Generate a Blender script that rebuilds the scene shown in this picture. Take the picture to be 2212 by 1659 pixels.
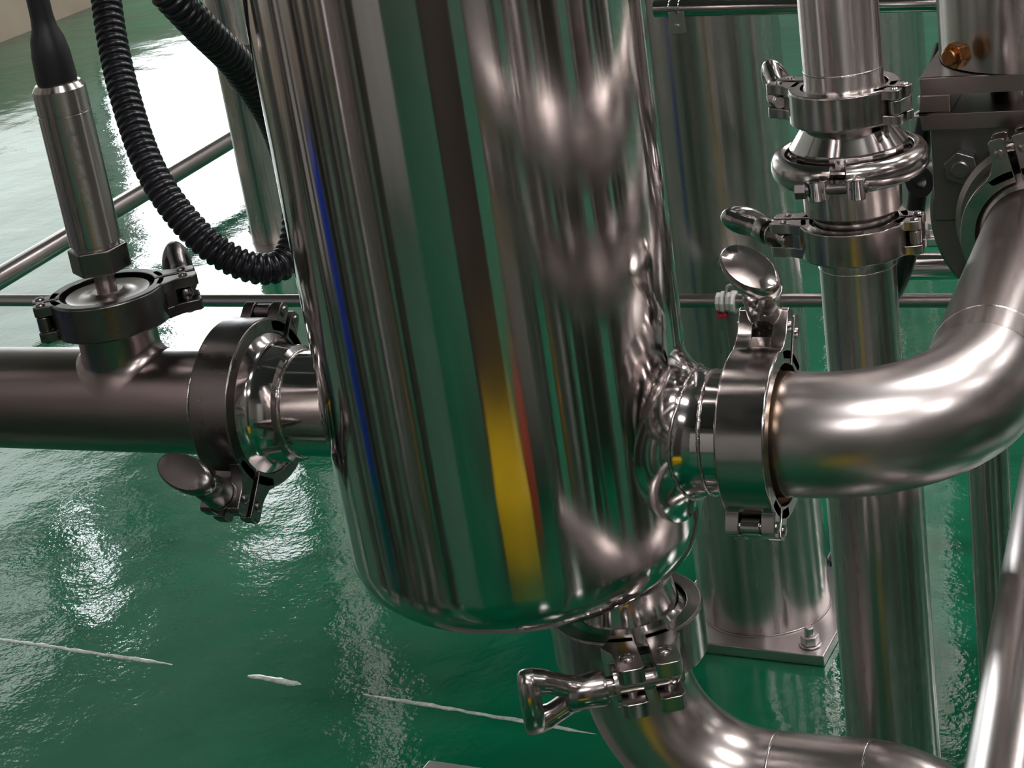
import bpy, bmesh, math, random
from mathutils import Vector, Matrix
random.seed(7)
PI = math.pi
scn = bpy.context.scene
for o in list(bpy.data.objects):
    bpy.data.objects.remove(o)
COL = scn.collection

# ------------------------------------------------------------------ camera
FPX, CX, CY, W, H = 3900.0, 1106.0, 829.5, 2212.0, 1659.0
vd = Vector((1494, 9700, 3900)).normalized()                 # world down in camera axes (right, down, forward)
dx = Vector((9306, 167, -3900)); dx = (dx - vd * dx.dot(vd)).normalized()
ny = dx.cross(vd)
if ny.z < 0: ny = -ny
uz = -vd
CAM = Vector((0.4233, -0.9113, 1.115))
def toworld(c): return Vector((dx.dot(c), ny.dot(c), uz.dot(c)))
def ray(px, py): return toworld(Vector(((px - CX) / FPX, (py - CY) / FPX, 1.0)))
def PD(px, py, dep): return CAM + ray(px, py) * dep
def PZ(px, py, z):
    r = ray(px, py); return CAM + r * ((z - CAM.z) / r.z)
def PY(px, py, y):
    r = ray(px, py); return CAM + r * ((y - CAM.y) / r.y)
cd = bpy.data.cameras.new('camera'); cam = bpy.data.objects.new('camera', cd); COL.objects.link(cam)
r_, u_, b_ = toworld(Vector((1, 0, 0))), toworld(Vector((0, -1, 0))), toworld(Vector((0, 0, -1)))
cam.matrix_world = Matrix(((r_.x, u_.x, b_.x, CAM.x), (r_.y, u_.y, b_.y, CAM.y), (r_.z, u_.z, b_.z, CAM.z), (0, 0, 0, 1)))
cd.sensor_fit = 'HORIZONTAL'; cd.sensor_width = 36.0; cd.lens = 36.0 * FPX / W
cd.clip_start = 0.02; cd.clip_end = 100
scn.camera = cam

# ------------------------------------------------------------------ world, exposure
wd = bpy.data.worlds.new('hall_air'); scn.world = wd; wd.use_nodes = True
wd.node_tree.nodes['Background'].inputs[0].default_value = (0.8, 0.85, 0.9, 1)
wd.node_tree.nodes['Background'].inputs[1].default_value = 0.6
vs = scn.view_settings
vs.view_transform = 'Standard'; vs.look = 'None'; vs.exposure = 0.66; vs.gamma = 1.0; vs.use_curve_mapping = False
LAMP_STRENGTH = 36.0
WINDOW_STRENGTH = 6.0

# ------------------------------------------------------------------ materials
MATS = {}
def newmat(name):
    m = bpy.data.materials.new(name); m.use_nodes = True
    MATS[name] = m
    return m, m.node_tree.nodes, m.node_tree.links, m.node_tree.nodes['Principled BSDF']
def noise(nt, lk, scale, coord='Object', stretch=(1, 1, 1), detail=3, rough=.55):
    tc = nt.new('ShaderNodeTexCoord'); mp = nt.new('ShaderNodeMapping'); n = nt.new('ShaderNodeTexNoise')
    mp.inputs['Scale'].default_value = stretch
    n.inputs['Scale'].default_value = scale; n.inputs['Detail'].default_value = detail; n.inputs['Roughness'].default_value = rough
    lk.new(tc.outputs[coord], mp.inputs[0]); lk.new(mp.outputs[0], n.inputs['Vector'])
    return n.outputs['Fac']
def ramp(nt, lk, fac, stops):
    r = nt.new('ShaderNodeValToRGB'); lk.new(fac, r.inputs[0])
    e = r.color_ramp.elements
    while len(e) < len(stops): e.new(0.5)
    for i, (p, c) in enumerate(stops):
        e[i].position = p; e[i].color = c if len(c) == 4 else (*c, 1)
    return r.outputs[0]
def mrange(nt, lk, fac, a, b):
    r = nt.new('ShaderNodeMapRange'); lk.new(fac, r.inputs[0]); r.inputs[3].default_value = a; r.inputs[4].default_value = b
    r.inputs[1].default_value = .3; r.inputs[2].default_value = .7
    return r.outputs[0]
def bump(nt, lk, p, fac, strength, dist):
    b = nt.new('ShaderNodeBump'); b.inputs['Strength'].default_value = strength; b.inputs['Distance'].default_value = dist
    lk.new(fac, b.inputs['Height'])
    lk.new(b.outputs[0], p.inputs['Normal'])
    return b
def metal(name, col, r0, r1, nscale=40, stretch=(1, 1, 1), aniso=0.0, axis='Z', rot=.25, bs=0.0, bd=.0002, bscale=None, bstretch=None, vary=.12):
    m, nt, lk, p = newmat(name)
    p.inputs['Metallic'].default_value = 1
    f = noise(nt, lk, nscale, stretch=stretch)
    c2 = tuple(x * (1 - vary) for x in col)
    lk.new(ramp(nt, lk, f, [(.3, c2), (.7, col)]), p.inputs['Base Color'])
    f2 = noise(nt, lk, nscale * 2.3, stretch=stretch)
    if r0 == r1: p.inputs['Roughness'].default_value = r0
    else: lk.new(mrange(nt, lk, f2, r0, r1), p.inputs['Roughness'])
    if aniso:
        p.inputs['Anisotropic'].default_value = aniso; p.inputs['Anisotropic Rotation'].default_value = rot
        t = nt.new('ShaderNodeTangent'); t.direction_type = 'RADIAL'; t.axis = axis
        lk.new(t.outputs[0], p.inputs['Tangent'])
    if bs:
        fb = noise(nt, lk, bscale or nscale * 3, stretch=bstretch or stretch, detail=4)
        bump(nt, lk, p, fb, bs, bd)
    return m
def plain(name, col, rough=.5, metallic=0.0, spec=.5, nscale=30, vary=.15, emit=None):
    m, nt, lk, p = newmat(name)
    p.inputs['Metallic'].default_value = metallic; p.inputs['Roughness'].default_value = rough
    p.inputs['Specular IOR Level'].default_value = spec
    f = noise(nt, lk, nscale)
    lk.new(ramp(nt, lk, f, [(.3, tuple(x * (1 - vary) for x in col)), (.7, col)]), p.inputs['Base Color'])
    if emit:
        p.inputs['Emission Color'].default_value = (*emit[0], 1); p.inputs['Emission Strength'].default_value = emit[1]
    return m
ST = (.53, .478, .468)
metal('mirror_steel', (.60, .555, .545), .07, .13, nscale=14, stretch=(1, 1, .25), aniso=.85, bs=.05, bd=.0006, bscale=9, bstretch=(1, 1, .35), vary=.08)
metal('satin_steel_z', (.52, .475, .46), .20, .30, nscale=30, stretch=(1, 1, .06), aniso=.8, bs=.012, bd=.0003, bscale=60, bstretch=(1, 1, .04))
metal('satin_steel', ST, .27, .27, nscale=6, vary=0)
metal('dull_shaded_steel', (.345, .295, .292), .28, .28, nscale=6, vary=0)  # base darkened to carry the shade on the backlit left pipe
metal('polished_steel', (.60, .565, .56), .11, .11, nscale=6, vary=0)
metal('cast_steel', (.46, .425, .415), .15, .24, nscale=20, vary=.02)
metal('dark_shaded_cast', (.20, .187, .187), .24, .36, nscale=20, vary=.02)  # base darkened to carry the shade on the backlit left clamps
metal('dark_plate', (.22, .215, .215), .33, .45, nscale=40, bs=.05, bd=.0002)
metal('weld', (.55, .52, .51), .12, .3, nscale=150, bs=.6, bd=.0008, bscale=260)
metal('copper', (.62, .27, .10), .22, .4, nscale=90, vary=.45)
metal('zinc', (.58, .54, .54), .30, .36, nscale=12, vary=.06)
# pipe with brown heat tint next to its weld
m, nt, lk, p = newmat('tinted_steel')
p.inputs['Metallic'].default_value = 1
tc = nt.new('ShaderNodeTexCoord'); sx = nt.new('ShaderNodeSeparateXYZ'); lk.new(tc.outputs['Object'], sx.inputs[0])
rr = nt.new('ShaderNodeMapRange'); lk.new(sx.outputs[0], rr.inputs[0]); rr.inputs[1].default_value = .171; rr.inputs[2].default_value = .192
nz = noise(nt, lk, 40); ad = nt.new('ShaderNodeMath'); ad.operation = 'MULTIPLY_ADD'; lk.new(nz, ad.inputs[0]); ad.inputs[1].default_value = .5; lk.new(rr.outputs[0], ad.inputs[2])
lk.new(ramp(nt, lk, ad.outputs[0], [(.10, (.22, .13, .07)), (.32, (.36, .28, .23)), (.55, (.50, .455, .445)), (.70, (.52, .48, .476))]), p.inputs['Base Color'])
p.inputs['Roughness'].default_value = .30
plain('black_rubber', (.012, .012, .014), .42, nscale=60)
plain('black_plastic', (.010, .010, .016), .30, nscale=90)
plain('gasket', (.02, .02, .02), .5)
plain('white_nylon', (.75, .76, .74), .35)
plain('red_plastic', (.55, .02, .06), .4)
plain('clear_film', (.62, .63, .60), .15)
plain('grey_sleeve', (.17, .18, .17), .4)
plain('seam_glint', (.60, .66, .62), .12, spec=.8, nscale=120, vary=.5)  # pale colour holds the light that the joint reflects
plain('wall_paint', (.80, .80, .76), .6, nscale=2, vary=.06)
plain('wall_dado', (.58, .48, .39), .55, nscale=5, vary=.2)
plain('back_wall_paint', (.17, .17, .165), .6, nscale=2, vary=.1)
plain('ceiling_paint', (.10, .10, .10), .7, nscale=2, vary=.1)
plain('frame_paint', (.12, .13, .13), .4)
plain('yellow_plastic', (.80, .56, .01), .4, nscale=10, vary=.08)
plain('red_paint', (.75, .10, .06), .35)
plain('blue_plastic', (.01, .05, .50), .3, nscale=10)
plain('cabinet_paint', (.44, .42, .41), .4, nscale=6)
plain('dark_cloth', (.075, .062, .058), .7)
plain('lamp_glow', (.9, .9, .9), .5, emit=((1.0, .96, .93), LAMP_STRENGTH))
plain('window_glow', (.9, .9, .9), .3, emit=((.93, .97, 1.0), WINDOW_STRENGTH))
plain('window_frosted', (.8, .8, .8), .4, emit=((.90, .97, .955), 1.15))
plain('window_dim', (.9, .9, .9), .3, emit=((.95, .97, 1.0), WINDOW_STRENGTH * .55))
# glossy green epoxy floor
m, nt, lk, p = newmat('green_epoxy')
f = noise(nt, lk, 3.0, coord='Object', detail=6)
lk.new(ramp(nt, lk, f, [(.30, (.0004, .078, .034)), (.55, (.0008, .110, .053)), (.75, (.003, .145, .078))]), p.inputs['Base Color'])
lk.new(mrange(nt, lk, noise(nt, lk, 5, detail=4), .03, .09), p.inputs['Roughness'])
p.inputs['Specular IOR Level'].default_value = .62
n1 = noise(nt, lk, 3.2, detail=2); n2 = noise(nt, lk, 26, detail=3); n3 = noise(nt, lk, 130, detail=2)
b1 = nt.new('ShaderNodeBump'); b1.inputs['Strength'].default_value = .22; b1.inputs['Distance'].default_value = .03; lk.new(n1, b1.inputs['Height'])
b2 = nt.new('ShaderNodeBump'); b2.inputs['Strength'].default_value = .20; b2.inputs['Distance'].default_value = .0035; lk.new(n2, b2.inputs['Height']); lk.new(b1.outputs[0], b2.inputs['Normal'])
b3 = nt.new('ShaderNodeBump'); b3.inputs['Strength'].default_value = .25; b3.inputs['Distance'].default_value = .0008; lk.new(n3, b3.inputs['Height']); lk.new(b2.outputs[0], b3.inputs['Normal'])
lk.new(b3.outputs[0], p.inputs['Normal'])

# ------------------------------------------------------------------ mesh helpers
def frame(origin, z=(0, 0, 1), x=None):
    z = Vector(z).normalized()
    if x is None: x = Vector((1, 0, 0)) if abs(z.x) < .9 else Vector((0, 1, 0))
    x = Vector(x); x = (x - z * x.dot(z)).normalized(); y = z.cross(x)
    o = Vector(origin)
    return Matrix(((x.x, y.x, z.x, o.x), (x.y, y.y, z.y, o.y), (x.z, y.z, z.z, o.z), (0, 0, 0, 1)))
I4 = Matrix.Identity(4)
class MB:
    def __init__(s): s.v = []; s.f = []
    def add(s, vs, fs, M=I4):
        b = len(s.v); s.v += [M @ Vector(v) for v in vs]; s.f += [[i + b for i in f] for f in fs]; return s
    def lathe(s, prof, M=I4, seg=64, a0=0.0, a1=2 * PI, close=False):
        full = abs(a1 - a0 - 2 * PI) < 1e-6
        n = seg if full else seg + 1
        vs, fs = [], []
        k = len(prof)
        for i in range(n):
            a = a0 + (a1 - a0) * i / seg
            for (r, z) in prof: vs.append((r * math.cos(a), r * math.sin(a), z))
        for i in range(seg):
            j = (i + 1) % n
            for q in range(k if close else k - 1):
                q2 = (q + 1) % k
                fs.append([i * k + q, j * k + q, j * k + q2, i * k + q2])
        if close and not full:
            fs.append(list(range(k))[::-1]); fs.append([seg * k + q for q in range(k)])
        return s.add(vs, fs, M)
    def cyl(s, r, z0, z1, M=I4, seg=32, bev=0.0):
        if bev: return s.lathe([(0, z0), (r - bev, z0), (r, z0 + bev), (r, z1 - bev), (r - bev, z1), (0, z1)], M, seg)
        return s.lathe([(0, z0), (r, z0), (r, z1), (0, z1)], M, seg)
    def sweep(s, pts, rad, seg=24, caps=True, ups=None):
        pts = [Vector(p) for p in pts]; n = len(pts)
        if not hasattr(rad, '__len__'): rad = [rad] * n
        tans = []
        for i in range(n):
            t = pts[min(i + 1, n - 1)] - pts[max(i - 1, 0)]; tans.append(t.normalized())
        u = tans[0].orthogonal().normalized(); vs, fs = [], []
        for i in range(n):
            u = (u - tans[i] * u.dot(tans[i])).normalized(); w = tans[i].cross(u)
            for j in range(seg):
                a = 2 * PI * j / seg
                vs.append(pts[i] + (u * math.cos(a) + w * math.sin(a)) * rad[i])
        for i in range(n - 1):
            for j in range(seg):
                k = (j + 1) % seg
                fs.append([i * seg + j, i * seg + k, (i + 1) * seg + k, (i + 1) * seg + j])
        if caps:
            fs.append([j for j in range(seg)][::-1]); fs.append([(n - 1) * seg + j for j in range(seg)])
        return s.add(vs, fs)
    def box(s, lo, hi, M=I4):
        x0, y0, z0 = lo; x1, y1, z1 = hi
        v = [(x0, y0, z0), (x1, y0, z0), (x1, y1, z0), (x0, y1, z0), (x0, y0, z1), (x1, y0, z1), (x1, y1, z1), (x0, y1, z1)]
        f = [[3, 2, 1, 0], [4, 5, 6, 7], [0, 1, 5, 4], [1, 2, 6, 5], [2, 3, 7, 6], [3, 0, 4, 7]]
        return s.add(v, f, M)
    def prism(s, poly, z0, z1, M=I4):
        n = len(poly)
        v = [(x, y, z0) for x, y in poly] + [(x, y, z1) for x, y in poly]
        f = [list(range(n))[::-1], list(range(n, 2 * n))] + [[i, (i + 1) % n, n + (i + 1) % n, n + i] for i in range(n)]
        return s.add(v, f, M)
    def hexp(s, af, z0, z1, M=I4, rot=0):
        r = af / math.sqrt(3)
        c = r * .06
        for_ = [(r * math.cos(rot + i * PI / 3), r * math.sin(rot + i * PI / 3)) for i in range(6)]
        return s.prism(for_, z0, z1, M)
    def build(s, name, mat, parent=None, bev=0.0, smooth=35, segs=2):
        me = bpy.data.meshes.new(name); me.from_pydata([tuple(v) for v in s.v], [], s.f); me.validate()
        bm = bmesh.new(); bm.from_mesh(me); bmesh.ops.remove_doubles(bm, verts=bm.verts, dist=1e-6); bmesh.ops.recalc_face_normals(bm, faces=bm.faces); bm.to_mesh(me); bm.free()
        me.shade_smooth(); me.set_sharp_from_angle(angle=math.radians(smooth))
        me.materials.append(MATS[mat])
        o = bpy.data.objects.new(name, me); COL.objects.link(o)
        if parent is not None: o.parent = parent
        if bev:
            md = o.modifiers.new('edge', 'BEVEL'); md.width = bev; md.segments = segs; md.limit_method = 'ANGLE'; md.angle_limit = math.radians(40); md.harden_normals = True
        return o
def thing(name, label, cat, loc=(0, 0, 0), group=None):
    o = bpy.data.objects.new(name, None); COL.objects.link(o); o.empty_display_size = .05
    o['label'] = label; o['category'] = cat
    if group: o['group'] = group
    return o
def tag(o, label, cat, group=None):
    o['label'] = label; o['category'] = cat
    if group: o['group'] = group
    return o
def struct(o): o['kind'] = 'structure'; return o
def catmull(pts, per=12):
    pts = [Vector(p) for p in pts]; P = [pts[0] * 2 - pts[1]] + pts + [pts[-1] * 2 - pts[-2]]; out = []
    for i in range(1, len(P) - 2):
        a, b, c, e = P[i - 1], P[i], P[i + 1], P[i + 2]
        for k in range(per):
            t = k / per
            out.append(.5 * ((2 * b) + (c - a) * t + (2 * a - 5 * b + 4 * c - e) * t * t + (3 * b - a - 3 * c + e) * t ** 3))
    out.append(P[-2]); return out
def resample(pts, step):
    out = [pts[0]]; acc = 0
    for a, b in zip(pts, pts[1:]):
        L = (b - a).length
        while acc + L >= step:
            t = (step - acc) / L; a = a.lerp(b, t); out.append(a); L = (b - a).length; acc = 0
        acc += L
    return out
def arc(c, u, w, r, a0, a1, n=24):
    c, u, w = Vector(c), Vector(u), Vector(w)
    return [c + (u * math.cos(a0 + (a1 - a0) * i / n) + w * math.sin(a0 + (a1 - a0) * i / n)) * r for i in range(n + 1)]
def bead(name, M, r, z, parent, tube=.0016, seg=72, amp=.35):
    """a weld bead: a lumpy ring"""
    mb = MB(); vs, fs = [], []; k = 8
    for i in range(seg):
        a = 2 * PI * i / seg; t = tube * (1 + amp * (random.random() - .5)); dz = tube * amp * (random.random() - .5)
        for j in range(k):
            b = 2 * PI * j / k; R = r + t * math.cos(b)
            vs.append((R * math.cos(a), R * math.sin(a), z + dz + 1.3 * t * math.sin(b)))
    for i in range(seg):
        for j in range(k):
            fs.append([i * k + j, ((i + 1) % seg) * k + j, ((i + 1) % seg) * k + (j + 1) % k, i * k + (j + 1) % k])
    return mb.add(vs, fs, M).build(name, 'weld', parent, smooth=80)
def fillet(R, Rn, rf, zc, sgn=1, seg=72, k=10, ext=.0):
    """smooth collar where a nozzle along local +X leaves a vertical cylinder of radius R"""
    mb = MB(); vs, fs = [], []
    for i in range(seg):
        a = 2 * PI * i / seg
        for j in range(k + 1):
            t = PI / 2 * j / k
            rho = Rn + rf * (1 - math.sin(t)); y = rho * math.cos(a); z = zc + rho * math.sin(a)
            x = math.sqrt(max(R * R - y * y, 0)) + rf * (1 - math.cos(t)) - .0003 * (1 - j / k)
            vs.append((sgn * x, y, z))
    for i in range(seg):
        for j in range(k):
            i2 = (i + 1) % seg
            fs.append([i * (k + 1) + j, i2 * (k + 1) + j, i2 * (k + 1) + j + 1, i * (k + 1) + j + 1])
    return mb.add(vs, fs)

# ------------------------------------------------------------------ the hall
XW, YB, XR, YF, ZC = -4.26, 9.0, 7.0, -7.0, 5.0
struct(MB().box((XW - .2, YF - .2, -.2), (XR + .2, YB + .2, 0)).build('floor', 'green_epoxy'))
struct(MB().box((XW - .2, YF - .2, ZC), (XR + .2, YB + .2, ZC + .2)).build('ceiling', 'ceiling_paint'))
# left wall with a tall glazed opening and one small high window
def wall_with_holes(name, x0, x1, ya, yb, holes, mat):
    mb = MB(); ys = sorted({ya, yb} | {h[0] for h in holes} | {h[1] for h in holes}); zs = sorted({0.0, ZC} | {h[2] for h in holes} | {h[3] for h in holes})
    for a, b in zip(ys, ys[1:]):
        for c, e in zip(zs, zs[1:]):
            if any(h[0] - 1e-6 <= a and b <= h[1] + 1e-6 and h[2] - 1e-6 <= c and e <= h[3] + 1e-6 for h in holes): continue
            mb.box((x0, a, c), (x1, b, e))
    return struct(mb.build(name, mat))
HOLES = [(5.55, 7.70, .30, 2.05), (5.95, 7.70, 2.20, 2.90), (4.62, 4.95, 2.02, 2.48), (5.32, 5.52, 2.05, 2.50), (3.20, 5.42, .20, 1.88), (3.20, 4.54, 2.02, 2.48), (5.00, 5.26, 2.02, 2.48)]
wall_with_holes('wall_left', XW - .2, XW, YF, YB, HOLES, 'wall_paint')
for i, (a, b, c, e) in enumerate(HOLES):
    w = struct(MB().box((XW - .14, a, c), (XW - .12, b, e)).build('window_%d' % (i + 1), ['window_glow', 'window_dim', 'window_glow', 'window_dim', 'window_frosted', 'window_frosted', 'window_frosted'][i]))
    fr = MB(); t = .03
    fr.box((XW - .11, a, c), (XW + .01, a + t, e)).box((XW - .11, b - t, c), (XW + .01, b, e)).box((XW - .11, a, c), (XW + .01, b, c + t)).box((XW - .11, a, e - t), (XW + .01, b, e))
    fr.build('window_frame', 'frame_paint', w)
struct(MB().box((XW, YF, 0), (XW + .012, YB, .30)).build('baseboard_left', 'wall_dado'))
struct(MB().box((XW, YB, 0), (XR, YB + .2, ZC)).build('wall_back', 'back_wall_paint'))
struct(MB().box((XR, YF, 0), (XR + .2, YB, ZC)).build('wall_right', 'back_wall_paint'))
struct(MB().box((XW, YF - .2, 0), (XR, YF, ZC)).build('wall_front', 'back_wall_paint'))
# ceiling lamps: rows of tube fittings
k = 0
for y in (-4.2, -1.2, 1.8, 4.8, 7.6):
    for x in (1.7, 4.9):
        k += 1
        l = thing('ceiling_lamp', 'white strip lamp on the hall ceiling, seen only as a highlight', 'lamp', group='ceiling lamps of the hall')
        MB().box((x - .75, y - .14, ZC - .5), (x + .75, y + .14, ZC - .44)).build('housing', 'cabinet_paint', l, bev=.01)
        MB().box((x - .72, y - .16, ZC - .53), (x + .72, y + .16, ZC - .50)).build('diffuser', 'lamp_glow', l, bev=.008)
        for s in (-1, 1):
            MB().cyl(.008, ZC - .44, ZC, frame((x + s * .5, y, 0)), 8).build('hanger', 'zinc', l)

# sealant beads of the floor joint, light reflected there put into their colour
for i, (a, b, wd_) in enumerate([((-30, 1376), (372, 1436), .008), ((536, 1459), (650, 1479), .010), ((784, 1499), (1292, 1586), .007)]):
    A, B = PZ(*a, 0), PZ(*b, 0); t = (B - A).normalized(); L = (B - A).length
    n = max(10, int(L / .012)); mb = MB(); pts = []; rad = []
    for q in range(n + 1):
        pts.append(A + t * L * q / n + Vector((0, (random.random() - .5) * .002, -.0008))); rad.append(wd_ * (.35 + .3 * random.random()) * min(1, .3 + 5 * min(q, n - q) / n))
    mb.sweep(pts, rad, 8)
    for j in range(len(mb.v)): mb.v[j].z = max(-.001, mb.v[j].z * .45)
    struct(mb.build('trim_%d' % (i + 1), 'seam_glint'))

# ------------------------------------------------------------------ sanitary clamps
def wing_nut(parent, M, s, mat):
    """local +Z = bolt axis, wings spread along local X; built from z=0 outwards"""
    hub = MB().lathe([(0, 0), (.0090 * s, 0), (.0098 * s, .002 * s), (.0090 * s, .012 * s), (.0086 * s, .019 * s), (.006 * s, .022 * s), (0, .022 * s)], M, 24)
    for sg in (-1, 1):
        pts = [(sg * .002 * s, 0, .012 * s), (sg * .0055 * s, 0, .020 * s), (sg * .0105 * s, 0, .029 * s), (sg * .0140 * s, 0, .038 * s)]
        hub.sweep([M @ Vector(q) for q in catmull(pts, 4)], [.0066 * s] * 4 + [.0060 * s] * 5 + [.0066 * s] * 4, 14)
    n = hub.build('wing_nut', mat, parent, smooth=50)
    # the oval end that joins both wings
    mb = MB(); vs, fs = [], []; K = 32
    lay = [(0.0, .034), (.86, .034), (.98, .0360), (1.0, .0400), (.97, .0425), (.88, .0440), (.5, .0446), (0.0, .0448)]
    for (q, z) in lay:
        for i in range(K):
            a = 2 * PI * i / K; vs.append((q * .0205 * s * math.cos(a), q * .0108 * s * math.sin(a), z * s))
    for l in range(len(lay) - 1):
        for i in range(K): fs.append([l * K + i, l * K + (i + 1) % K, (l + 1) * K + (i + 1) % K, (l + 1) * K + i])
    mb.add(vs, fs, M).build('end_bar', mat, n, smooth=40)
    return n
def clamp(label, origin, axis, ear, Ri, Ro, h, mat='cast_steel', wing=1, wtilt=0.0, s=1.0, group='hinged pipe clamps', bevel=.0008, wing_gap=.0, swing=0.0, ws=1.0, gs=1.0):
    """two hinged half rings; local Z = pipe axis, +X = bolt ears, -X = hinge; wing=+-1: side (local Y) of the wing nut"""
    t = thing('pipe_clamp', label, 'pipe clamp', group=group)
    M = frame(origin, axis, ear)
    g = .0022 * s * gs                                        # half the gap between the halves
    L = .019 * s; ew = .0105 * s                             # ear length and width
    for sg in (1, -1):
        mb = MB(); da = math.asin(g / Ro)
        prof = [(Ri, -h / 2), (Ro - .001, -h / 2), (Ro, -h / 2 + .001), (Ro, h / 2 - .001), (Ro - .001, h / 2), (Ri, h / 2), (Ri + .0035, h * .18), (Ri + .0035, -h * .18)]
        a0, a1 = (da, PI - da) if sg > 0 else (PI + da, 2 * PI - da)
        mb.lathe(prof, M, 40, a0, a1, close=True)
        # bolt ear: a fork of two prongs with a rounded root, blending into the ring
        x0 = Ro * .86; x1 = Ro + L
        out = [(x0, sg * g), (x1, sg * g), (x1 + .001 * s, sg * (g + .002 * s)), (x1 + .001 * s, sg * (g + ew - .002 * s)), (x1 - .001 * s, sg * (g + ew)), (Ro + .006 * s, sg * (g + ew)),
               (Ro * .97, sg * (g + ew + .0035 * s)), (Ro * .90, sg * Ro * .44), (x0 - .003, sg * Ro * .36)]
        for (za, zb) in ((-h / 2, -h * .20), (h * .20, h / 2)): mb.prism(out, za, zb, M)
        mb.prism([(x0, sg * g), (Ro + .004 * s, sg * g), (Ro + .002 * s, sg * (g + ew * .5)), (Ro + .004 * s, sg * (g + ew)), (Ro * .93, sg * (g + ew + .003 * s)), (x0 - .002, sg * Ro * .3)], -h * .21, h * .21, M)
        # hinge ear
        hx0, hx1 = -Ro * .86, -(Ro + .0085 * s)
        hp = [(hx0, sg * g), (hx1, sg * g), (hx1 - .0012 * s, sg * (g + .002 * s)), (hx1 - .0012 * s, sg * (g + .0075 * s)), (hx1 + .002 * s, sg * (g + .0095 * s)), (-Ro * .95, sg * (g + .0105 * s)), (-Ro * .88, sg * Ro * .40), (hx0 + .004, sg * Ro * .3)]
        for (za, zb) in ((-h / 2, -h * .22), (h * .22, h / 2)): mb.prism(hp, za, zb, M)
        half = mb.build('half_ring', mat, t, bev=bevel)
        # pins with domed heads
        px_, py_ = Ro + L * .56, sg * (g + ew * .5)
        hh = h / 2 + .0012 * s
        for (qx, qy, rr_) in ((px_, py_, .0030 * s), (-(Ro + .0045 * s), sg * (g + .0048 * s), .0032 * s)):
            MB().lathe([(0, -hh - .0006), (rr_ * .8, -hh), (rr_, -hh + .0008), (rr_, hh - .0008), (rr_ * .8, hh), (0, hh + .0006)], M @ Matrix.Translation((qx, qy, 0)), 16).build('pin', mat, half)
    # hinge link
    y_ = g + .0048 * s; lx = -(Ro + .0045 * s); R_ = .0046 * s
    pl = [(lx + R_ * math.cos(a), y_ + R_ * math.sin(a)) for a in [PI * i / 8 for i in range(9)]] + [(lx + R_ * math.cos(a), -y_ + R_ * math.sin(a)) for a in [PI + PI * i / 8 for i in range(9)]]
    MB().prism(pl, -h * .19, h * .19, M).build('hinge_link', mat, t, bev=bevel * .6)
    # swing bolt along local Y, eye in the half opposite to the wing nut
    px_ = Ro + L * .56; rb = min(.0042 * s, h * .19)
    dirb = Vector((math.sin(swing), wing * math.cos(swing), 0))
    Mb = M @ frame((px_, -wing * (g + ew * .55) * (1 if swing else 0), 0), dirb, Vector((math.cos(wtilt) * math.cos(swing), -wing * math.cos(wtilt) * math.sin(swing), math.sin(wtilt))))
    sb = MB().cyl(rb, -(g + ew * .5), g + ew + wing_gap + .018 * s * ws, Mb, 20)
    e = min(.0056 * s, h * .195)
    sb.lathe([(0, -e), (e * .7, -e * .75), (e, -e * .2), (e, e * .2), (e * .7, e * .75), (0, e)], M @ Matrix.Translation((px_, -wing * (g + ew * .62), 0)), 20)
    sb.build('swing_bolt', mat, t)
    MB().cyl(.0090 * s, 0, .0016 * s, Mb @ Matrix.Translation((0, 0, g + ew)), 24).build('washer', mat, t)
    wing_nut(t, Mb @ Matrix.Translation((0, 0, g + ew + .0017 * s + wing_gap)), s * ws, mat)
    return t

# ------------------------------------------------------------------ the vessel
VR = .1095
ZR, ZL = .688, .701                                          # nozzle heights right / left
vessel = thing('filter_vessel', 'tall mirror-polished stainless cylinder vessel in the centre with side and bottom nozzles', 'vessel')
shell = MB().lathe([(0, .5895), (.040, .5905), (.070, .5930), (.088, .5970), (.0985, .6025), (.1050, .6095), (.1085, .6185), (VR, .629), (VR, .70), (VR, .85), (VR, 1.0), (VR, 1.20), (VR, 1.40), (.1050, 1.43), (.085, 1.455), (.04, 1.468), (0, 1.47)], seg=160).build('shell', 'mirror_steel', vessel, smooth=50)
fillet(VR, .0362, .020, ZR, 1).build('nozzle_collar', 'polished_steel', vessel, smooth=60)
MX = frame((0, 0, ZR), (1, 0, 0), (0, 0, 1))
noz = MB().lathe([(.0362, .095), (.0362, .1385), (.0380, .1410), (.0455, .1470), (.0455, .1500), (.0340, .1500), (.0340, .095)], MX, 96).build('nozzle', 'polished_steel', vessel)
bead('weld_bead', MX, .0364, .1285, noz, .0009, amp=.3)
# saddle shaped bead along the collar
mb = MB(); pts = []
for i in range(97):
    a = 2 * PI * i / 96; rho = .0390; y = rho * math.cos(a)
    pts.append((math.sqrt(VR * VR - y * y) + .0098 + (random.random() - .5) * .0006, y, ZR + rho * math.sin(a)))
mb.sweep(pts, [.0012 * (1 + .5 * (random.random() - .5)) for _ in pts], 8).build('weld_bead', 'weld', noz, smooth=80)
ML = frame((0, 0, ZL), (-1, 0, 0), (0, 0, 1))
fillet(VR, .0335, .006, ZL, -1).build('nozzle_collar', 'polished_steel', vessel, smooth=60)
noz2 = MB().lathe([(.0335, .098), (.0335, .1400), (.0372, .1425), (.0378, .1560), (.0400, .1600), (.0485, .1660), (.0485, .1760), (.0320, .1760), (.0320, .098)], ML, 96).build('nozzle', 'polished_steel', vessel)
bead('weld_bead', ML, .0338, .1395, noz2, .0010)
OX, OY = .0600, -.004                                        # bottom outlet, off the axis
MO = frame((OX, OY, 0))
noz3 = MB().lathe([(.0300, .612), (.0300, .588), (.0330, .5735), (.0400, .5675), (.0430, .5660), (.0430, .5630), (.0295, .5630), (.0280, .612)], MO, 80).build('nozzle', 'polished_steel', vessel)
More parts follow.
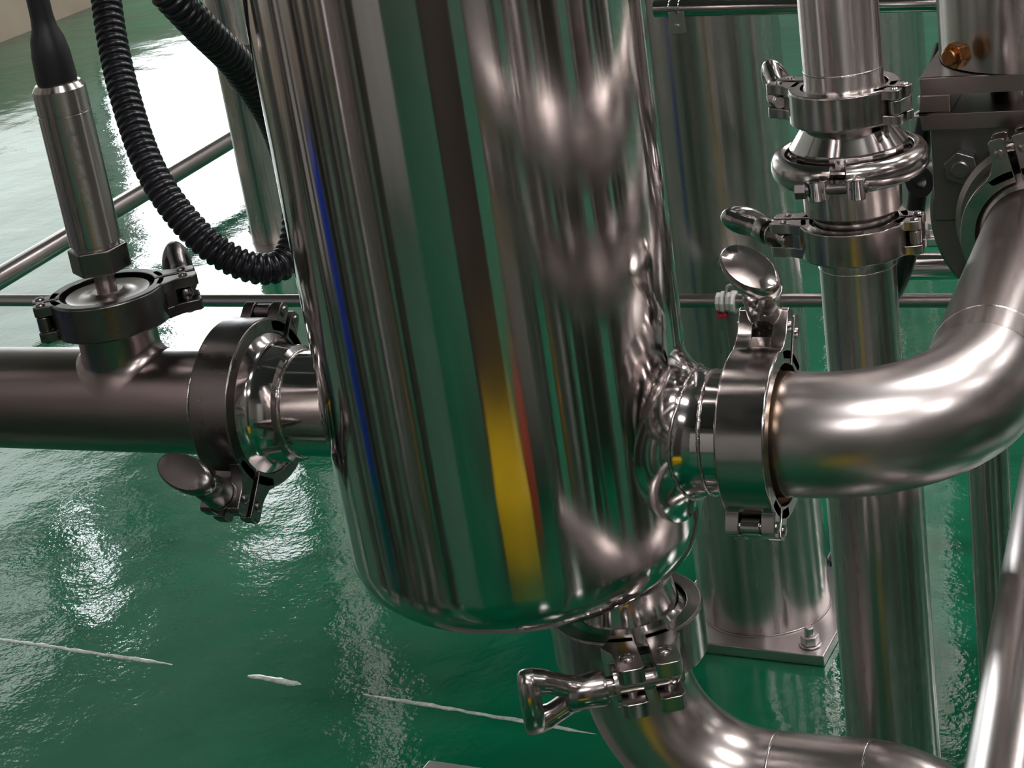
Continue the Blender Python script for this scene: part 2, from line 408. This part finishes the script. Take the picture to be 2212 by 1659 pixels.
bead('weld_bead', MO, .0302, .5925, noz3, .0010)

# ------------------------------------------------------------------ left pipe with sensor tee
tee = thing('tee_pipe', 'thick horizontal stainless pipe at left with an upright sensor branch', 'pipe')
TX, TR, BR = -.268, .0345, .0258
MB().lathe([(.0320, .1775), (.0485, .1775), (.0485, .1870), (.0400, .1930), (TR, .1960), (TR, 1.6), (.0320, 1.6)], ML, 96).build('run_pipe', 'dull_shaded_steel', tee)
bead('weld_bead', ML, TR, .2040, tee, .0007, amp=.2)
# branch with its collar: built along local +X of a frame turned upwards
f = fillet(TR, BR, .007, 0, 1); MT = Matrix(((0, 0, 1, TX), (0, 1, 0, 0), (1, 0, 0, ZL), (0, 0, 0, 1)))
f.v = [MT @ v for v in f.v]; f.build('branch_collar', 'dull_shaded_steel', tee, smooth=60)
MTZ = frame((TX, 0, 0))
MB().lathe([(BR, ZL + .02), (BR, .7555), (.0275, .7585), (.0325, .7630), (.0325, .7665), (.0240, .7665), (.0240, ZL + .02)], MTZ, 72).build('branch', 'dull_shaded_steel', tee)
ear1 = PZ(420, 592, .77) - PZ(235, 632, .77)
clamp('dark clamp with raised wing nut around the sensor flange on the left tee pipe', (TX, 0, .7675), (0, 0, 1), ear1, .0305, .0385, .0240, 'dark_shaded_cast', wing=1, s=.95, wing_gap=.000, wtilt=math.radians(88), swing=0.0)
# ------------------------------------------------------------------ pressure sensor
sen = thing('pressure_sensor', 'slim cylindrical steel pressure sensor standing on the left tee pipe', 'sensor')
MB().lathe([(0, .7670), (.0318, .7670), (.0318, .7705), (.0290, .7755), (.0270, .7772), (.0200, .7762), (.0120, .7770), (.0100, .7785), (0, .7785)], MTZ, 64).build('flange', 'satin_steel', sen)
MB().lathe([(0, .7780), (.0066, .7780), (.0066, .7965), (0, .7965)], MTZ, 32).build('stem', 'dull_shaded_steel', sen)
MB().hexp(.0335, .7925, .8085, MTZ, rot=.45).build('hex_nut', 'dark_shaded_cast', sen, bev=.0012)
body = MB().lathe([(0, .8080), (.0148, .8080), (.0150, .8110), (.0165, .8115), (.0165, .8955), (.0161, .8958), (.0161, .8964), (.0165, .8967), (.0165, .9110), (.0140, .9145), (.0125, .9150), (0, .9150)], MTZ, 64).build('body', 'satin_steel_z', sen)
# faint grey print on the body
mb = MB(); rr_ = .01662
for (a, z0, hgt, wdt) in [(-52, .885, .0040, .0012), (-46, .884, .0030, .0012), (-52, .876, .006, .0010), (-46, .875, .004, .0010), (-52, .866, .004, .0010), (-46, .8655, .005, .0010), (-52, .857, .005, .0010), (-46, .856, .004, .0012), (-52, .847, .004, .0010), (-52, .838, .006, .0012), (-46, .837, .004, .0010)]:
    a = math.radians(a)
    for q in range(4):
        b = a + (q - 1.5) * .05; z1 = z0 - q * .0004
        mb.add([(rr_ * math.cos(b), rr_ * math.sin(b), z1), (rr_ * math.cos(b + .03), rr_ * math.sin(b + .03), z1), (rr_ * math.cos(b + .03), rr_ * math.sin(b + .03), z1 + hgt * .8), (rr_ * math.cos(b), rr_ * math.sin(b), z1 + hgt * .8)], [[0, 1, 2, 3]], MTZ)
mb.build('print', 'grey_sleeve', body)
MB().lathe([(0, .9140), (.0122, .9140), (.0126, .9180), (.0120, .9320), (.0105, .9420), (.0078, .9490), (.0070, .9560), (.0068, .9800), (0, .9800)], MTZ, 40).build('boot', 'black_rubber', sen, smooth=60)
MB().sweep(catmull([(TX, 0, .975), (TX - .001, 0, 1.05), (TX - .004, .01, 1.15), (TX, .03, 1.4)]), .0064, 20).build('cable', 'black_rubber', sen)

clamp('clamp joining the left tee pipe to the vessel, wing nut hanging underneath', (-.1770, 0, ZL), (1, 0, 0), (0, -.69, -.72), .0450, .0545, .0280, 'dark_shaded_cast', wing=-1, s=1.12, wing_gap=.000, wtilt=math.radians(70), ws=.92)
clamp('bright clamp right of the vessel with an oval wing nut on top', (.1555, 0, ZR), (1, 0, 0), (0, .57, .82), .0405, .0495, .0290, 'cast_steel', wing=1, s=1.1, wing_gap=.0, wtilt=math.radians(-50), swing=.38)
ear4 = PZ(1400, 1445, .55) - PZ(1352, 1325, .55)
clamp('clamp under the vessel outlet, two lugs facing front and wing nut to the left', (OX, OY, .5560), (0, 0, 1), ear4, .0375, .0475, .0330, 'cast_steel', wing=-1, s=1.50, wing_gap=.004, ws=.76, wtilt=math.radians(80))
MB().lathe([(.0295, .5612), (.0425, .5612), (.0425, .5628), (.0295, .5628)], MO, 64, close=True).build('gasket', 'gasket', noz3)

# ------------------------------------------------------------------ right elbow pipe to the pump
IX, IY = .268, .352                                          # pump inlet axis
PR = .0357; CLR = .083
elb = thing('elbow_pipe', 'thick satin stainless elbow pipe from the vessel round to the pump inlet', 'pipe')
path = [Vector((.1700, 0, ZR)), Vector((.178, 0, ZR))] + arc((IX - CLR, CLR, ZR), (0, -1, 0), (1, 0, 0), CLR, 0, PI / 2, 32)
MB().sweep(path, PR, 72, caps=False).build('elbow', 'tinted_steel', elb, smooth=60)
MB().sweep([(IX, CLR, ZR), (IX, .20, ZR), (IX, IY - .008, ZR)], PR, 72, caps=False).build('straight', 'satin_steel', elb, smooth=60)
bead('weld_bead', frame((IX, CLR + .028, ZR), (0, 1, 0)), PR - .0003, 0, elb, .0007, amp=.2)
MB().lathe([(.0340, .1510), (.0455, .1510), (.0455, .1545), (.0400, .1620), (PR + .0003, .1655), (PR + .0003, .1720), (.0340, .1720)], MX, 96).build('ferrule', 'tinted_steel', elb)
MI = frame((IX, 0, ZR), (0, 1, 0), (0, 0, 1))
MB().lathe([(PR + .0004, IY - .014), (.0400, IY - .010), (.0450, IY - .0045), (.0450, IY - .0005), (.0330, IY - .0005), (.0330, IY - .014)], MI, 96).build('ferrule', 'satin_steel', elb)
clamp('clamp at the pump inlet, bolt lugs pointing up at the right edge', (IX, IY, ZR), (0, 1, 0), (-.22, 0, 1), .0410, .0520, .0240, 'cast_steel', wing=1, s=1.15)

# ------------------------------------------------------------------ pump
pump = thing('pump', 'dark steel pump with bracket plate behind the inlet clamp at the right edge', 'pump')
MB().lathe([(.0330, .3535), (.0450, .3535), (.0450, .3575), (.0390, .3640), (.0390, .3720), (0.0330, .3720)], MI, 72).build('inlet_ferrule', 'satin_steel', pump)
MB().lathe([(.0345, .3700), (.0560, .3700), (.0600, .3740), (.0610, .3900), (0, .3900)], MI, 96).build('cover', 'dull_shaded_steel', pump)
MB().lathe([(0, .3900), (.0790, .3900), (.0815, .3925), (.0815, .4060), (.0790, .4080), (0, .4080)], MI, 96).build('back_plate', 'dark_plate', pump)
MB().box((.1905, .3880, .684), (.3500, .4080, .768)).build('bracket_plate', 'dark_plate', pump, bev=.002)
lb = MB()
lb.box((.1865, .3790, .7560), (.3600, .4700, .7690)).box((.1865, .3790, .7830), (.3600, .4700, .7960)).box((.1865, .3790, .7690), (.2080, .4700, .7830)).box((.3300, .3790, .7690), (.3600, .4700, .7830))
lb.build('lantern_block', 'dull_shaded_steel', pump, bev=.0015)
MB().cyl(.040, .769, .783, frame((.268, .435, 0)), 48).build('coupling', 'polished_steel', pump)
MB().lathe([(0, .7970), (.0780, .7970), (.0780, 1.10), (.0700, 1.13), (0, 1.13)], frame((.2690, .4480, 0)), 96).build('motor', 'satin_steel_z', pump)
bp = PY(2080, 357, .388)
Mn = frame((bp.x, .388, bp.z), (0, -1, 0), (0, 0, 1))
nut = MB().hexp(.0225, 0, .0100, Mn, rot=.2).build('hex_nut', 'dark_plate', pump, bev=.001)
MB().cyl(.0066, .0, .0135, Mn, 24, bev=.001).build('bolt', 'dark_plate', nut)
cp = PY(2070, 118, .374)
Mc = frame(cp, (-.55, -1, .05), (0, 0, 1))
cb = MB().hexp(.0165, -.004, .0080, Mc, rot=.3).build('copper_plug', 'copper', pump, bev=.001); cb['label'] = 'copper coloured hex plug'
MB().cyl(.0062, .006, .0120, Mc, 24, bev=.0008).build('plug_face', 'copper', cb)
gl = PY(2004, 385, .43)
MB().lathe([(.006, -.012), (.0125, -.012), (.0135, .0), (.0125, .012), (.006, .012)], frame(gl, (-.4, -1, .1)), 24, close=True).build('cable_gland', 'black_rubber', pump)

# ------------------------------------------------------------------ riser with check valve
RX, RY = .1590, .26
MR = frame((RX, RY, 0)); rr = .0262
ris = thing('riser_pipe', 'upright stainless pipe above the upper riser clamp, right of the vessel', 'pipe')
MB().lathe([(rr, 1.5), (rr, .8260), (.0275, .8230), (.0315, .8185), (.0315, .8135), (.0245, .8135), (.0245, 1.5)], MR, 72).build('pipe', 'satin_steel_z', ris)
bead('weld_bead', MR, rr - .0003, .8350, ris, .0006, amp=.2)
chk = thing('check_valve', 'conical stainless check valve body between the two riser clamps', 'valve')
MB().lathe([(.0245, .8115), (.0315, .8115), (.0315, .8080), (.0295, .8035), (.0290, .8000), (.0300, .7985), (.0392, .7850), (.0395, .7840), (.0395, .7750), (.0420, .7740), (.0420, .7720), (.0245, .7720)], MR, 26).build('upper_body', 'polished_steel', chk, smooth=12)
MB().lathe([(.0245, .7705), (.0420, .7705), (.0420, .7670), (.0335, .7630), (.0330, .7390), (.0310, .7365), (.0280, .7345), (.0275, .7295), (.0315, .7245), (.0315, .7200), (.0245, .7200)], MR, 72).build('lower_body', 'satin_steel_z', chk)
low = thing('lower_riser_pipe', 'upright stainless pipe below the lower riser clamp, passing behind the elbow to the floor', 'pipe')
MB().lathe([(.0245, .7180), (.0315, .7180), (.0315, .7135), (.0285, .7085), (.0272, .7050), (rr, .6990), (rr, .6120), (.0285, .598), (.0330, .578), (.0350, .564), (.0350, .02), (.0330, .02)], MR, 72).build('pipe', 'satin_steel_z', low, smooth=40)
bead('weld_bead', MR, rr - .0002, .6975, low, .0006, amp=.2)
MB().lathe([(0, 0), (.075, 0), (.075, .012), (.038, .012), (.036, .022), (0, .022)], MR, 48).build('foot_flange', 'satin_steel', low)
e5 = PZ(1690, 236, .803) - PZ(1836, 245, .803); e7 = PZ(1722, 532, .709) - PZ(1856, 530, .709)
clamp('upper riser clamp with upright wing nut, above the conical check valve', (RX, RY, .8125), (0, 0, 1), e5, .0288, .0375, .0235, 'cast_steel', wing=-1, s=.92, wing_gap=.000, swing=.62, wtilt=math.radians(70))
clamp('lower riser clamp with wing nut slanting left, below the check valve', (RX, RY, .7190), (0, 0, 1), e7, .0300, .0378, .0240, 'cast_steel', wing=-1, s=.95, wing_gap=.006, swing=.75, wtilt=math.radians(25))
# round-section band clamp on the valve
vb = thing('band_clamp', 'round-section band clamp with a front bolt around the check valve', 'pipe clamp')
ev = (PY(1805, 385, .2) - Vector((RX, RY, 0))); ev.z = 0; Mv = frame((RX, RY, .7715), (0, 0, 1), ev)
for sg in (1, -1):
    prof = [(.0425, -.0085), (.0460, -.0100), (.0500, -.0084), (.0524, -.0045), (.0530, 0), (.0524, .0045), (.0500, .0084), (.0460, .0100), (.0430, .0085), (.0425, .0060), (.0440, 0), (.0425, -.0060)]
    a0, a1 = (.10, PI - .02) if sg > 0 else (PI + .02, 2 * PI - .10)
    hb = MB().lathe(prof, Mv, 40, a0, a1, close=True)
    hb.build('half_band', 'cast_steel', vb, bev=.0006, smooth=50)
    MB().prism([(.0480, sg * .0055), (.0600, sg * .0055), (.0625, sg * .0075), (.0600, sg * .0110), (.0490, sg * .0125)], -.0085, .0050, Mv).build('lug', 'cast_steel', vb, bev=.0008)
    MB().cyl(.0052, -.0075, .0060, Mv @ Matrix.Translation((.0590, sg * .0135, -.0015)), 20, bev=.0006).build('trunnion', 'polished_steel', vb)
Mb = Mv @ frame((.0585, 0, -.0020), (0, 1, 0))
MB().cyl(.0034, -.026, .020, Mb, 16).build('bolt', 'dark_shaded_cast', vb)
MB().hexp(.0100, -.0270, -.0200, Mb).build('nut', 'dark_shaded_cast', vb, bev=.0005)

# ------------------------------------------------------------------ bottom drain pipe
drn = thing('drain_pipe', 'bent stainless drain pipe under the vessel leaving to the lower right', 'pipe')
BRR = .0345; BC = .082; ZD = .4480
MB().lathe([(.0295, .5605), (.0430, .5605), (.0430, .5570), (.0400, .5520), (BRR, .5470), (BRR, ZD + BC), (.0300, ZD + BC)], MO, 80).build('ferrule', 'satin_steel', drn)
dirx = Vector((1, 0, 0))
pth = arc((OX + BC, OY, ZD + BC), (-1, 0, 0), (0, 0, -1), BC, 0, PI / 2, 32)
MB().sweep(pth, BRR, 72, caps=False).build('elbow', 'satin_steel', drn, smooth=60)
xe = .2020
MB().sweep([(OX + BC, OY, ZD), (OX + BC + .02, OY, ZD), (xe, OY, ZD)], BRR, 72, caps=False).build('straight', 'satin_steel', drn, smooth=60)
q0 = arc((xe, OY - BC * .9, ZD), (0, 1, 0), (1, 0, -.0), BC * .9, 0, PI / 2, 24)
q0 = [Vector((p.x, OY + (p.y - OY) * .55, ZD + (p.y - OY) * .80)) for p in q0]
e_ = q0[-1]; t_ = (q0[-1] - q0[-2]).normalized()
MB().sweep(q0 + [e_ + t_ * .05, e_ + t_ * .40], BRR, 72, caps=False).build('second_elbow', 'satin_steel', drn, smooth=60)
for x in (OX + BC + .002, xe):
    bead('weld_bead', frame((x, OY, ZD), (1, 0, 0)), BRR - .0003, 0, drn, .0008, amp=.2)

# ------------------------------------------------------------------ other pipes at the lower right
def run(name, label, cat, pts, r, mat, seg=48, parent=None, group=None):
    o = MB().sweep(pts, r, seg).build(name, mat, None, smooth=60)
    return tag(o, label, cat, group)
run('supply_pipe', 'light grey slanting pipe in the lower right corner, running towards the viewer', 'pipe', [(.268, .60, .500), (.2835, .2, .500), (.303, -.30, .500)], .0270, 'satin_steel')
g = PY(2150, 1300, .50)
run('upright_pipe', 'thin upright pipe beside the slanting pipe at the lower right', 'pipe', [(g.x, .50, 0), (g.x, .50, .30), (g.x, .50, .62)], .0175, 'satin_steel_z', 40)

# ------------------------------------------------------------------ columns behind
def column(label, x, y, r, h, rot, half, bolts, mat='satin_steel_z'):
    t = thing('support_column', label, 'column', group='steel columns on base plates')
    M = Matrix.Translation((x, y, 0)) @ Matrix.Rotation(rot, 4, 'Z')
    MB().lathe([(r, .014), (r, h / 2), (r, h), (0, h)], M, 96).build('tube', mat, t)
    bead('weld_bead', M, r + .0003, .0140, t, .0014, amp=.2).data.materials[0] = MATS['dull_shaded_steel']
    bp_ = MB().box((-half, -half, 0), (half, half, .014), M).build('base_plate', 'zinc', t, bev=.0015)
    for (sx, sy) in bolts:
        Mb_ = M @ Matrix.Translation((sx * (half - .022), sy * (half - .022), .014))
        b = MB().cyl(.013, 0, .0025, Mb_, 20).hexp(.0190, .0025, .0135, Mb_, rot=.4).build('anchor_nut', 'zinc', t, bev=.001)
        MB().cyl(.0055, .013, .024, Mb_, 14, bev=.001).build('anchor_rod', 'zinc', b)
    return t
c1 = PZ(1652, 1303, .014)
column('thick steel column on a bolted base plate just right of the vessel', c1.x, c1.y, .0790, 1.6, math.radians(-4), .104, [(1, -1), (-1, -1), (1, 1), (-1, 1)])
c2 = PZ(596, 528, .0)
column('slim steel column far behind the left edge of the vessel', c2.x, c2.y, .0490, 1.9, math.radians(10), .098, [(-1, -1), (1, -1), (-1, 1)])
c3 = PZ(1893, 480, .0)
column('far steel column half hidden behind the upper riser', c3.x, c3.y, .1130, 2.0, 0, .15, [(-1, -1), (1, -1)])
bx_ = PZ(1806, 1232, .014)
bk = thing('levelling_foot', 'small black levelling foot behind the thick column base', 'foot')
MB().lathe([(0, 0), (.020, 0), (.022, .006), (.012, .022), (.010, .030), (.010, .032), (.018, .034), (.018, .060), (0, .062)], frame((bx_.x, bx_.y + .05, 0)), 24).build('pad', 'black_rubber', bk)
MB().cyl(.0110, .058, .075, frame((bx_.x, bx_.y + .05, 0)), 20).build('stem', 'zinc', bk)

# a round flange on the slim column
fl = PY(548, 146, c2.y - .095)
t = thing('round_valve', 'round steel valve end beside the slim column, half hidden by the vessel', 'valve')
MB().lathe([(0, -.055), (.030, -.055), (.032, .02), (.048, .022), (.052, .027), (.052, .045), (.048, .05), (0, .05)], frame((fl.x, fl.y, fl.z), (.25, -1, .10)), 48).build('body', 'dull_shaded_steel', t)
MB().cyl(.03, 0, .012, frame((fl.x + .012, fl.y - .047, fl.z + .005), (.25, -1, .10)), 32, bev=.002).build('cap', 'dark_shaded_cast', t)

# ------------------------------------------------------------------ thin tubes
yr = .80
z_r = PY(330, 643, yr).z * .5 + PY(1600, 657, yr).z * .5
run('air_tube', 'thin horizontal steel tube crossing behind the vessel at mid height', 'tube', [(-1.6, yr, z_r + .006), (-.5, yr, z_r), (.55, yr, z_r - .004)], .0074, 'satin_steel', 24)
d0, d1 = PZ(0, 600, .10), PZ(510, 295, .10)
dd = (d1 - d0)
fr_ = thing('floor_rail', 'grey steel rail running diagonally over the floor at upper left', 'rail')
MB().sweep([d0 - dd * 1.2, d0, d1, d1 + dd * 1.4], .0225, 32).build('rail', 'satin_steel', fr_, smooth=60)
for q in (-1.1, 2.2):
    c = d0 + dd * q
    MB().cyl(.012, 0, .085, frame((c.x, c.y, 0)), 16).build('foot', 'zinc', fr_)
y2 = 1.20; zz = PY(1900, 578, y2).z
run('cross_tube', 'thicker horizontal steel tube behind the lower riser pipe', 'tube', [(-.02, y2, zz + .001), (.4, y2, zz), (1.2, y2, zz)], .0170, 'polished_steel', 32)
y3 = .80; za, zb = PY(1415, 18, y3), PY(2010, 6, y3)
ot = thing('upper_tube', 'short horizontal steel tube with a saddle bracket at the upper right of the vessel', 'tube')
MB().lathe([(.0068, 0), (.0086, 0), (.0086, .5), (.0068, .5)], frame(za, (zb - za)), 32, close=True).build('tube', 'polished_steel', ot)
Mt = frame(za, (zb - za), (0, 0, 1))
for q in (.013, .023):
    MB().lathe([(.0086, q), (.0098, q), (.0098, q + .003), (.0086, q + .003)], Mt, 32, close=True).build('band', 'polished_steel', ot)
tb = PY(1461, 52, y3 - .008)
br_ = MB().box((-.007, -.001, -.010), (.009, .001, .012), frame(tb, (0, 0, 1), zb - za)).build('bracket', 'zinc', ot, bev=.0005)
MB().cyl(.003, .0, .002, frame(tb + Vector((0, -.001, -.003)), (0, -1, 0)), 16).build('rivet', 'zinc', br_)

# ------------------------------------------------------------------ clip, ties and cables
cl = PY(1570, 655, yr)
t = thing('tube_clip', 'clear film wrapped round the thin tube, red mark beneath it', 'clip')
mb = MB(); Mq = frame((cl.x, yr, z_r - .003), (1, 0, 0), (0, 0, 1))
for (q, r) in ((-.008, .0105), (-.003, .0120), (.003, .0108), (.008, .0125)):
    mb.lathe([(.0076, q - .003), (r, q - .002), (r * 1.04, q), (r, q + .002), (.0076, q + .003)], Mq, 9, close=True)
mb.sweep(catmull([Mq @ Vector((.010, 0, 0)), Mq @ Vector((.019, .004, .004)), Mq @ Vector((.022, .006, .012))], 4), .0016, 6)
mb.build('film', 'clear_film', t, smooth=10)
MB().box((-.006, -.010, -.0150), (.005, .003, -.0105), frame((cl.x - .004, yr, z_r - .003))).build('red_tag', 'red_plastic', t, bev=.001)
a = PY(1583, 690, yr + .005); b = PY(1597, 800, yr + .02); c = PY(1615, 900, yr + .04)
tag(MB().sweep(catmull([PY(1573, 662, yr + .008), a, b, c, PY(1640, 1000, yr + .05)], 8), .0078, 20).build('sleeved_cable', 'grey_sleeve'), 'short grey sleeved cable hanging below the clear film wrap', 'cable')
tag(MB().sweep(catmull([PY(2040, 100, .52), PY(2012, 200, .50), PY(1992, 300, .49), PY(1982, 420, .49), PY(1968, 520, .49), PY(1945, 600, .50), PY(1905, 680, .54), PY(1870, 800, .6)], 10), .0076, 20).build('black_cable', 'black_rubber'), 'black cable hanging between the riser and the pump', 'cable')
zt = thing('zip_tie', 'white nylon cable tie on the black cable near the pump', 'cable tie')
c = PY(2003, 240, .48)
MB().sweep(arc(c, (0, 1, 0), (1, 0, .25), .0105, 0, 2 * PI, 24), .0011, 6).build('strap', 'white_nylon', zt)
MB().box((-.003, -.002, -.003), (.003, .003, .003), frame(PY(1991, 216, .472))).build('head', 'white_nylon', zt, bev=.0008)
# corrugated conduit loop
cp_ = [(255, -330, 1.24), (225, -130, 1.24), (232, 20, 1.23), (268, 200, 1.21), (330, 375, 1.19), (425, 505, 1.18), (525, 572, 1.18), (605, 574, 1.19), (640, 505, 1.20), (634, 395, 1.20), (592, 262, 1.16), (520, 148, 1.10), (430, 55, 1.05), (345, -35, 1.02), (240, -160, 1.0), (180, -330, 1.0)]
cw = [PD(*q) for q in cp_]
cw = [cw[0] + Vector((-.02, .05, .45)), cw[0] + Vector((-.01, .02, .18))] + cw + [cw[-1] + Vector((-.01, .03, .18)), cw[-1] + Vector((-.01, .05, .45))]
pts = resample(catmull(cw, 30), .0007)
PER = 8
prof = [.0, .55, .95, 1, 1, .95, .55, .0]
rad = [.0088 + .0018 * prof[i % PER] for i in range(len(pts))]
tag(MB().sweep(pts, rad, 22).build('corrugated_conduit', 'black_plastic', smooth=80), 'black corrugated conduit hanging in a loop left of the vessel', 'conduit')

# grey bar end at the bottom edge of the picture
g = PZ(926, 1640, .30)
tag(MB().box((0, -.25, -.04), (.30, 0, 0), frame((g.x, g.y, .30), (0, 0, 1), (1, -.06, 0))).build('frame_bar', 'zinc', bev=.002), 'grey steel frame bar peeking in at the bottom edge below the vessel', 'bar')

# ------------------------------------------------------------------ around the viewer: unseen things added for the polished steel to mirror
def around(ang, dist): return Vector((math.cos(math.radians(ang)) * dist, math.sin(math.radians(ang)) * dist, 0))
p_ = around(-70, 1.30)
cr = thing('added_crate', 'yellow plastic crate, added out of view for a yellow streak mirrored on the vessel', 'crate')  # unseen crate added to give the vessel a yellow reflection
MB().box((-.15, -.20, 0), (.15, .20, .17), frame(p_, (0, 0, 1), (math.cos(math.radians(-70)), math.sin(math.radians(-70)), 0))).build('body', 'yellow_plastic', cr, bev=.01)
MB().box((-.16, -.21, .15), (.16, .21, .18), frame(p_, (0, 0, 1), (math.cos(math.radians(-70)), math.sin(math.radians(-70)), 0))).build('rim', 'yellow_plastic', cr, bev=.008)
p_ = around(-58, 1.36)
ex = thing('added_canister', 'red canister, added out of view for a thin red streak mirrored on the vessel', 'canister')  # unseen canister added to give the vessel a red reflection
MB().lathe([(0, 0), (.055, 0), (.06, .01), (.06, .22), (.045, .26), (.02, .28), (0, .28)], frame(p_), 32).build('body', 'red_paint', ex)
MB().cyl(.016, .28, .31, frame(p_), 16).build('cap', 'dark_shaded_cast', ex)
p_ = around(-161, 1.75)
bd = thing('added_drum', 'blue plastic drum, added out of view for a blue streak mirrored on the vessel', 'drum')  # unseen drum added to give the vessel a blue reflection
MB().lathe([(0, 0), (.115, 0), (.125, .02), (.125, .22), (.132, .24), (.125, .26), (.125, .46), (.115, .50), (0, .50)], frame(p_), 40).build('body', 'blue_plastic', bd)
MB().lathe([(.0, .50), (.03, .50), (.03, .53), (0, .53)], frame(p_ + Vector((.06, 0, 0))), 16).build('bung', 'gasket', bd)
def added_tank(ang, dist, r, z0, h, lab, mat):
    c = around(ang, dist)
    t = thing('added_tank', lab, 'tank', group='added tanks mirrored in the polished steel')  # unseen tanks added as grey bands in the vessel's reflection
    MB().lathe([(0, z0), (r * .6, z0 + .01), (r, z0 + .06), (r, h), (r * .6, h + .1), (0, h + .12)], frame(c), 48).build('shell', mat, t)
    for k in range(3):
        a = 2 * PI * k / 3
        MB().cyl(.022, 0, z0 + .08, frame(c + Vector((math.cos(a), math.sin(a), 0)) * r * .8), 16).build('leg', 'satin_steel', t)
for (ang, dist, r, z0, h, lab, mat) in [
        (-30, 1.10, .12, .06, 1.6, 'added slim tank mirrored at the right of the vessel front', 'satin_steel'),
        (9, 1.10, .14, .06, 1.7, 'added tank right of the pump, out of the picture', 'dull_shaded_steel'),
        (-127, .84, .105, .02, 1.5, 'added pale tank behind the viewer mirrored left of the green streak', 'satin_steel'),
        (-143, .95, .05, .03, 1.5, 'added slim tank mirrored beside the blue streak', 'dull_shaded_steel'),
        (165, 2.6, .22, .1, 1.7, 'added tank mirrored at the left edge of the vessel', 'satin_steel'),
        (30, 1.9, .25, .1, 1.8, 'added wide tank far right, out of the picture', 'satin_steel')]:
    added_tank(ang, dist, r, z0, h, lab, mat)
for (ang, dist, w_, h, lab, mat) in [
        (-72, 1.75, .24, 1.5, 'added dark brown cabinet behind the viewer, mirrored over the yellow streak', 'dark_cloth'),
        (-50, 1.75, .20, 1.6, 'added grey cabinet behind the viewer, mirrored right of the middle', 'cabinet_paint'),
        (-12, 1.75, .20, 1.7, 'added narrow grey cabinet to the right, mirrored near the right nozzle', 'dark_cloth'),
        (-110, 3.2, .5, 1.9, 'added wide grey cabinet far behind the viewer, above the green streak', 'cabinet_paint'),
        (-172, 2.6, .25, 1.5, 'added grey cabinet left of the picture, mirrored as thin lines', 'cabinet_paint')]:
    c = around(ang, dist)
    t = thing('added_cabinet', lab, 'cabinet', group='added cabinets mirrored in the polished steel')  # unseen cabinets added to cover the green floor in the reflection
    Mc_ = frame(c, (0, 0, 1), c)
    MB().box((-.12, -w_, .06), (.12, w_, h), Mc_).build('body', mat, t, bev=.01)
    MB().box((-.135, -w_ + .03, .10), (-.12, w_ - .03, h - .04), Mc_).build('door', mat, t, bev=.004)
    MB().box((-.11, -w_ + .02, 0), (.11, w_ - .02, .06), Mc_).build('plinth', 'dark_cloth', t)
for (z, lab) in ((.790, 'upper of two added level pipes right of the picture, mirrored as a curve'), (.690, 'lower of two added level pipes right of the picture, mirrored as a curve')):
    lp = thing('added_level_pipe', lab, 'pipe', group='added level pipes beside the pump')  # unseen pipes added for the curved reflections on the vessel
    MB().sweep([(.43, -.62, z), (.43, 0, z), (.43, 1.2, z)], .034, 48).build('pipe', 'satin_steel', lp)
    for yy in (-.30, .75): MB().lathe([(.0345, -.012), (.046, -.010), (.048, 0), (.046, .010), (.0345, .012)], frame((.43, yy, z), (0, 1, 0)), 32, close=True).build('collar', 'cast_steel', lp)
    for yy in (-.45, .9): MB().box((.41, yy - .015, .0 if z < .7 else .725), (.45, yy + .015, z - .033)).build('post', 'zinc', lp)
for i, (ang, dist) in enumerate([(-43, .98), (-41, 1.25), (-20, .96), (-15, 1.05), (-6, .92), (-116, .90), (-139, 1.08), (-150, .80), (-155, .95), (-166, .98), (-175, 1.05), (20, .95), (-139, .74), (-171, .85), (25, 1.1), (2, .88)]):
    c = around(ang, dist)
    o = thing('added_pipe', 'upright steel pipe added near the viewer for a streak in the vessel', 'pipe', group='added upright pipes mirrored in the vessel')  # unseen uprights added to break the reflection into fine streaks
    MB().cyl((.018, .026, .035)[i % 3], .01, 1.5, frame(c), 24).build('tube', ('satin_steel', 'dull_shaded_steel', 'dark_shaded_cast')[i % 3], o)
    MB().cyl(.06, 0, .01, frame(c), 24).build('foot', 'zinc', o)
